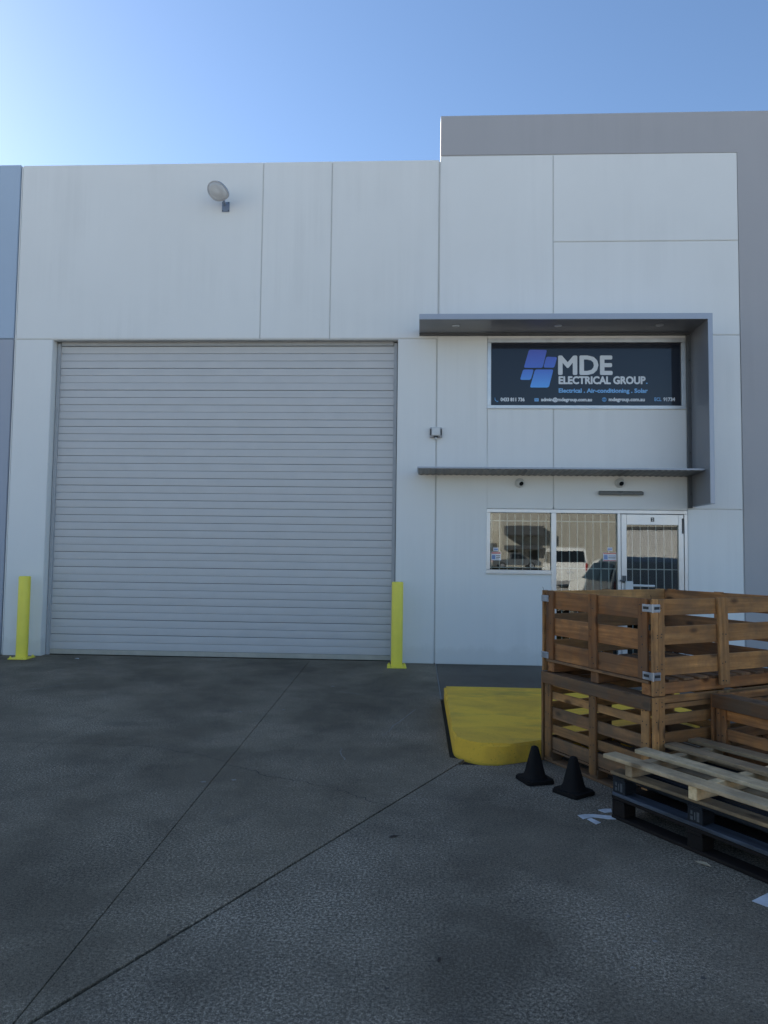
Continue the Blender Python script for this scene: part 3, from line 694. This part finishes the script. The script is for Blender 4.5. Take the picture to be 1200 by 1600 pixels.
def hinge(parent, x, y, z, fx, fy, h=.052):
    """galvanised hinge wrapped round an upright corner: one leaf on each face"""
    bm = bmesh.new()
    abox(bm, min(x, x+fx*.062), max(x, x+fx*.062), y-.0245, y-.0215, z, z+h, .001)
    abox(bm, x-.0040, x-.0010, min(y-.02, y+fy*.066), max(y-.02, y+fy*.066), z+.001, z+h-.001, .001)
    for dz in (.008, h-.014):
        abox(bm, min(x+fx*.002, x+fx*.060), max(x+fx*.002, x+fx*.060), y-.0285, y-.0246, z+dz, z+dz+.008)
        abox(bm, x-.0080, x-.0041, min(y+.002, y+fy*.062), max(y+.002, y+fy*.062), z+dz, z+dz+.008)
    tube(bm, [(x-.004, y-.0245, z-.002), (x-.004, y-.0245, z+h+.002)], .005, 8)
    o = link('corner_hinge', fin(bm, 'corner_hinge'), 'galv', parent); bm = bmesh.new()
    abox(bm, min(x+fx*.010, x+fx*.056), max(x+fx*.010, x+fx*.056), y-.0262, y-.0246, z+.018, z+h-.016)
    abox(bm, x-.0058, x-.0041, min(y+.010, y+fy*.056), max(y+.010, y+fy*.056), z+.018, z+h-.016); link('slot', fin(bm, 'slot'), 'dark', o)
def top_crate(origin, LX, LY, label):
    c = empty('wooden_crate', origin, NANG, label, 'crate'); H = .632; t = .020
    for y in (.022, LY/2-.04, LY-.10): bx_along('bearer', 'X', .02, LX-.02, y, y+.078, .003, .078, 'wood', c)
    for i in range(9):
        x = .046 + (LX-.19)*i/8; bx_along('deck_board', 'Y', .024, LY-.024, x, x+.092, .079, .096, 'weather', c)
    bx_along('edge_board', 'Y', .024, LY-.024, .003, .022, .079, .099, 'weather', c)
    rl = [(.100, .226), (.288, .422), (.494, H-.004)]; rf = [(.128, .244), (.328, .448), (.520, H-.004)]
    for xb, xp in ((.021, 0.0), (LX-.041, LX-.020)):
        for a, b in rl: bx_along('side_board', 'Y', .022, LY-.022, xb, xb+t, a, b, 'wood', c)
        for y in (.030, LY*.5-.04, LY-.112): post(xp, xp+.0205, y, y+.082, .102, H, 'wood', c, (0, jit(.008)))
    for yb, yp in ((.0, -.021), (LY-.020, LY+.001)):
        for a, b in rf: bx_along('side_board', 'X', .023, LX-.023, yb, yb+t, a, b, 'wood2', c)
        for x, tl in ((.0, 0), (LX*.5-.045, R(-1.6)), (LX-.108, 0)):
            if tl: post(x, x+.094, yp-.002, yp+.0185, .035, H+.001, 'wood2', c, (tl, 0))
            else:
                post(x, x+.052, yp, yp+.020, .004, H, 'wood2', c); post(x+.0535, x+.106, yp, yp+.020, .004, H-.003, 'wood2', c)
    pts = []
    for x in (.028, .08):
        for z in (.03, .05, .18, .20, .38, .40, .57): pts.append(((x+jit(.012), -.0212, z+jit(.008)), 'y'))
    for x in (.645, .68):
        for z in (.06, .066, .19, .38): pts.append(((x+jit(.01), -.0235, z+jit(.008)), 'y'))
    for y in (.071, LY*.5, LY-.071):
        for z in (.14, .18, .33, .38, .53, .59): pts.append(((-.0010, y+jit(.02), z), 'x'))
    nails(c, pts)
    for z in (.105, .545): hinge(c, 0, 0, z, 1, 1)
    for z in (.105, .545):
        bm = bmesh.new(); abox(bm, -.004, -.001, LY-.062, LY+.022, z, z+.05, .001); abox(bm, -.004, .05, LY+.0215, LY+.0245, z, z+.05, .001)
        for dz in (.008, .034): abox(bm, -.0080, -.0041, LY-.056, LY+.018, z+dz, z+dz+.008)
        link('corner_hinge', fin(bm, 'corner_hinge'), 'galv', c)
    # bent tie wire ends
    for (x, y) in ((-.004, -.012), (-.002, LY)):
        bm = bmesh.new(); tube(bm, [(x, y, H-.02), (x, y, H+.012), (x-.012, y-.006, H+.026)], .0016, 6); link('tie_wire', fin(bm, 'tie_wire'), 'nail', c)
    return c
top_crate(C1 + Vector((0, 0, .6895)) + nV*.004 - uV*.006, LX1, LY1-.012, 'brown slatted crate with galvanised corner hinges, topmost of its stack')

# ================================================================== PALLETS
PANG = math.atan2(.533, .846); n2 = Vector((math.cos(PANG), math.sin(PANG), 0)); v2 = Vector((math.sin(PANG), -math.cos(PANG), 0))
PC = Vector((1.198, -5.945, 0)) + v2*1.165          # front-left corner; local X = n2, local Y runs back
PW = .885
def pallet(z, label, woods, off=(0, 0), rz=0, edge=None, blockmat=None):
    p = empty('pallet', PC + n2*off[0] + v2*off[1] + Vector((0, 0, z)), PANG + rz, label, 'pallet')
    base, top_, blk = woods; L = 1.165
    for x in (.0, PW/2-.05, PW-.10): bx_along('bottom_board', 'Y', 0, L, x, x+.10, .001, .022, edge if (edge and x == 0) else base, p)
    for y in (.0, L/2-.05, L-.10):
        for x in (.004, PW/2-.05, PW-.104): bx_along('block', 'X', x, x+.10, y+.002, y+.098, .0225, .098, blk, p)
        bx_along('bearer', 'X', .001, PW-.001, y+.003, y+.097, .0985, .117, base, p)
    for x in (.22, .60): bx_along('light_block', 'Y', .02, L-.02, x, x+.04, .0225, .0980, blk, p)  # added boards inside the pallet that keep light out of its gaps
    for i in range(6):
        x = (PW-.10)*i/5; bx_along('deck_board', 'Y', 0.0, L, x, x+.10, .1175, .138, top_, p)
    return p
pallet(0, 'dark brown stained pallet on the concrete, bottom of its stack', ('darkwood', 'darkwood', 'darkwood'))
p2 = pallet(.139, 'blue black painted pallet with worn blue edges between two other pallets', ('bluewood', 'bluewood', 'bluewood'), (-.012, .008), R(-.5), 'wornblue')
# pale stencil strokes on the block ends of the blue pallet
for y in (.05, .5825, 1.115):
    bm = bmesh.new()
    for (a, b, c_, d) in ((-.028, -.012, .035, .085), (-.004, .004, .04, .08), (.012, .028, .035, .055), (.014, .026, .065, .085)): abox(bm, .0028, .0034, y+a, y+b, c_, d)
    link('stencil_mark', fin(bm, 'stencil_mark'), 'stencil', p2)
tp = empty('pallet', PC + n2*(-.055) + v2*(.02) + Vector((0, 0, .278)), PANG + R(1.0), 'pale new timber pallet with four long slats, topmost of its stack', 'pallet')
for x, m, tz in ((.035, 'oldpale', .012), (PW/2-.03, 'oldpale', 0), (PW-.11, 'oldpale', 0)): bx_along('bottom_board', 'Y', -.01, 1.155, x, x+.10, .001, .020, m, tp)
for y, x0 in ((.085, .045), (.55, .02), (.985, .03)): bx_along('bearer', 'X', x0, PW+.01, y, y+.052, .0205, .092, 'palewood', tp)
for i, (dy, rr_) in enumerate(((.02, 0), (0, .006), (-.01, -.004), (.012, .003))):
    o = bx_along('deck_board', 'Y', -.05+dy, 1.165+dy, .006+i*.262, .116+i*.262, .0925, .116, 'palewood', tp); o.rotation_euler.z += rr_

# ================================================================== CONES
def cone(x, y, rz, label, lean=0):
    c = empty('traffic_cone', (x, y, .0015), rz, label, 'cone', 'small black cones by the crates'); c.rotation_euler = (lean, 0, rz)
    bm = bmesh.new(); a = .105
    prism(bm, rpoly([(-a, -a), (a, -a), (a, a), (-a, a)], .028, 4), 0, .026, 'XY')
    bmesh.ops.bevel(bm, geom=[e for e in bm.edges if all(v.co.z > .02 for v in e.verts)], offset=.008, segments=2, affect='EDGES'); link('base', fin(bm, 'base'), 'black', c)
    bm = bmesh.new(); rings = []
    for r_, z in ((.080, .0265), (.074, .036), (.064, .060), (.026, .222), (.022, .236), (.012, .243)):
        q = .62 if z < .07 else 1.0
        rings.append([bm.verts.new((p[0], p[1], z)) for p in rpoly([(-r_, -r_), (r_, -r_), (r_, r_), (-r_, r_)], r_*.78, 6)])
    for p, q in zip(rings, rings[1:]):
        for j in range(len(p)): bm.faces.new((p[j], p[(j+1) % len(p)], q[(j+1) % len(p)], q[j]))
    bm.faces.new(rings[-1]); smooth_by_angle(link('body', fin(bm, 'body'), 'black', c), 50)
cone(.842, -5.275, R(20), 'small black rubber cone standing next to the yellow kerb island')
cone(1.062, -5.515, R(38), 'small black rubber cone standing next to the white bay number')

# ================================================================== LITTER
def leaf(x, y, s, rz, name, mat, label, cat):
    bm = bmesh.new(); pts = [(-1, 0, 0), (-.5, .28, .1), (.2, .33, .18), (1, .05, .05), (.3, -.28, .14), (-.5, -.25, .05)]
    t = [bm.verts.new((a*s, b*s, .003 + c*s)) for a, b, c in pts]; b_ = [bm.verts.new((a*s, b*s, .001 + c*s)) for a, b, c in pts]
    bm.faces.new(t); bm.faces.new(b_[::-1])
    for i in range(6): bm.faces.new((t[i], t[i-1], b_[i-1], b_[i]))
    o = link(name, fin(bm, name), mat); o.location = (x, y, 0); o.rotation_euler = (0, 0, rz); tag(o, label, cat)
k = NT('dry_leaf'); MT['leaf'] = k.set((.035, .022, .015), .8)
MT['woodchip'] = m_plain('wood_chip', (.45, .36, .24), .8)
leaf(-.12, -6.35, .03, .4, 'dry_leaf', 'leaf', 'dry brown leaf lying beyond the diagonal concrete joint', 'leaf')
leaf(.10, -7.55, .018, 1.2, 'dry_leaf', 'leaf', 'tiny dark leaf on the open bay concrete', 'leaf')
leaf(-4.95, -.22, .05, -.5, 'paper_scrap', 'swhite', 'small white paper scrap lying before the roller door', 'paper')
leaf(1.50, -6.58, .045, -.9, 'wood_splinter', 'woodchip', 'pale wood splinter on the concrete beside the pallet stack', 'splinter')

# ================================================================== ACROSS THE YARD (seen in the glass, and it bounces light)
OB = empty('opposite_building', (28, -75, 0), 0, 'cream warehouse across the yard with roller door and dark awnings', 'building')
def opart(n_, b, m, parent=OB):
    bm = bmesh.new(); abox(bm, b[0]-28, b[1]-28, b[2]+75, b[3]+75, b[4], b[5], .004); return link(n_, fin(bm, n_), m, parent)
opart('wall', (9.9, 62, -95, -75, 0, 8.2), 'beige'); opart('wall', (-30, 9.88, -99, -78, 0, 4.5), 'beige')
opart('awning', (10.2, 14.7, -74.99, -73.6, 3.9, 5.0), 'flange'); opart('awning', (10.2, 14.6, -74.99, -73.8, 2.2, 2.7), 'flange')
for x in (10.8, 13.2): opart('window', (x, x+1.1, -74.99, -74.93, 1.0, 2.05), 'carglass')
orl = opart('roller_door', (24.8, 31.6, -74.99, -74.95, 0, 4.75), 'slat')
for i in range(22): opart('slat', (24.85, 31.55, -74.949, -74.92, .02+i*.215, .19+i*.215), 'slat', orl if False else OB)
opart('door_header', (24.6, 31.8, -74.99, -74.8, 4.76, 5.05), 'flange'); opart('doorway', (8.7, 9.6, -77.99, -77.9, 0, 3.0), 'flange')

def vehicle(name, label, cat, loc, rz, prof, belt, width, top_w, paint, side_wins, rear_win, front_win, wheels, wr, lamps, tray=None):
    """side profile (y along length, z) swept across the width with tumblehome above the belt line"""
    v = empty(name, loc, rz, label, cat)
    ztop = max(p[1] for p in prof)
    def hw(z): return width/2 if z <= belt else width/2 - (width-top_w)/2*(z-belt)/(ztop-belt)
    bm = bmesh.new(); cols = []
    for s in (-1, -.86, .86, 1):
        cols.append([bm.verts.new((s*hw(z)*(1 if abs(s) == 1 else 1), y, z - (.035 if abs(s) == 1 and z > belt else 0))) for y, z in prof])
    n = len(prof)
    for a, b in zip(cols, cols[1:]):
        for i in range(n): bm.faces.new((a[i], a[(i+1) % n], b[(i+1) % n], b[i]))
    bm.faces.new(cols[0]); bm.faces.new(cols[-1][::-1])
    smooth_by_angle(link('body', fin(bm, 'body'), paint, v), 35)
    for q in side_wins:
        for s in (-1, 1):
            bm = bmesh.new(); a = [bm.verts.new((s*(hw(z)+.004), y, z)) for y, z in q]; b = [bm.verts.new((s*(hw(z)-.02), y, z)) for y, z in q]
            bm.faces.new(a); bm.faces.new(b[::-1])
            for i in range(len(q)): bm.faces.new((a[i], a[i-1], b[i-1], b[i]))
            link('window', fin(bm, 'window'), 'carglass', v)
    for (y0, z0_, y1, z1_, nm) in (rear_win, front_win):
        bm = bmesh.new(); d = .012 if nm == 'rear_window' else -.012
        q = [(-hw(z0_)*.88, y0+d, z0_), (hw(z0_)*.88, y0+d, z0_), (hw(z1_)*.84, y1+d, z1_), (-hw(z1_)*.84, y1+d, z1_)]
        a = [bm.verts.new(p) for p in q]; b = [bm.verts.new((p[0], p[1]-d*2.5, p[2])) for p in q]
        bm.faces.new(a); bm.faces.new(b[::-1])
        for i in range(4): bm.faces.new((a[i], a[i-1], b[i-1], b[i]))
        link(nm, fin(bm, nm), 'carglass', v)
    bm = bmesh.new(); lathe(bm, [(wr*.62, -.10), (wr*.95, -.10), (wr, -.07), (wr, .07), (wr*.95, .10), (wr*.62, .10)], 24, mtx=Matrix.Rotation(R(90), 4, 'Y')); tm = fin(bm, 'tyre')
    bm = bmesh.new(); lathe(bm, [(wr*.6, -.105), (wr*.5, -.085), (wr*.15, -.08), (wr*.15, .08), (wr*.5, .085), (wr*.6, .105)], 16, mtx=Matrix.Rotation(R(90), 4, 'Y')); rm = fin(bm, 'rim')
    for y in wheels:
        for s in (-1, 1):
            w_ = link('wheel', tm, 'tyre', v, (s*(width/2-.09), y, wr)); link('rim', rm, 'galv', w_)
    for (x, y, z, m, sz) in lamps:
        for s in (-1, 1):
            bm = bmesh.new(); abox(bm, s*x-sz[0], s*x+sz[0], y-.03, y+.03, z-sz[1], z+sz[1], .01); link('tail_light' if m == 'red' else 'headlight', fin(bm, 'lamp'), m, v)
    bm = bmesh.new(); abox(bm, -.19, .19, prof[0][0]-.0+.01, prof[0][0]+.03, .72, .83, .003); link('number_plate', fin(bm, 'plate'), 'swhite', v)
    return v
# profile starts at the rear bumper (largest y = rear, facing the shop front)
suv = [(y_, z_*.93) for y_, z_ in [(0, .35), (.02, .75), (-.06, 1.0), (-.28, 1.58), (-.45, 1.68), (-1.6, 1.70), (-2.4, 1.62), (-3.15, 1.08), (-4.3, .96), (-4.55, .75), (-4.55, .32)]]
vehicle('parked_car', 'white wagon parked beyond the crates with its tailgate to the office', 'car', (5.18, -5.25, 0), 0, suv, 1.0, 1.86, 1.42, 'carwhite',
        [[(-.35, 1.02), (-.45, 1.40), (-1.3, 1.45), (-1.3, 1.0)], [(-1.38, 1.0), (-1.38, 1.45), (-2.3, 1.41), (-2.95, 1.02)]], (-.10, .98, -.27, 1.41, 'rear_window'), (-3.05, 1.04, -2.45, 1.46, 'windscreen'), (-.85, -3.65), .34,
        [(.80, -.01, .92, 'red', (.10, .12)), (.72, -4.5, .78, 'whitepl', (.14, .06))])
vn = [(0, .35), (.02, .9), (-.04, 1.2), (-.16, 1.85), (-.3, 1.98), (-3.6, 1.98), (-4.2, 1.25), (-4.65, 1.0), (-4.7, .35)]
vehicle('parked_van', 'white van parked in the yard facing away from the office', 'van', (7.5, -25, 0), R(4), vn, 1.15, 1.72, 1.52, 'carwhite',
        [[(-.4, 1.2), (-.45, 1.75), (-2.4, 1.75), (-2.4, 1.2)], [(-2.5, 1.2), (-2.5, 1.75), (-3.6, 1.75), (-3.95, 1.22)]], (-.05, 1.25, -.14, 1.80, 'rear_window'), (-4.1, 1.3, -3.66, 1.9, 'windscreen'), (-.9, -3.6), .33,
        [(.78, -.01, 1.0, 'red', (.05, .2)), (.65, -4.62, .8, 'whitepl', (.14, .08))])
ut = [(0, .45), (.0, 1.02), (-1.75, 1.04), (-1.85, 1.72), (-2.1, 1.78), (-3.0, 1.76), (-3.75, 1.14), (-4.9, 1.0), (-5.15, .8), (-5.15, .42)]
vehicle('parked_ute', 'grey utility truck parked along the cream warehouse across the yard', 'ute', (8.0, -67, 0), R(90), ut, 1.08, 1.85, 1.5, 'cargrey',
        [[(-1.95, 1.12), (-2.02, 1.66), (-2.7, 1.68), (-2.7, 1.12)], [(-2.76, 1.12), (-2.76, 1.68), (-3.05, 1.64), (-3.6, 1.14)]], (-1.78, 1.15, -1.85, 1.65, 'rear_window'), (-3.68, 1.18, -3.08, 1.68, 'windscreen'), (-1.0, -4.1), .38,
        [(.82, -.01, .85, 'red', (.06, .14)), (.72, -5.1, .85, 'whitepl', (.14, .07))])
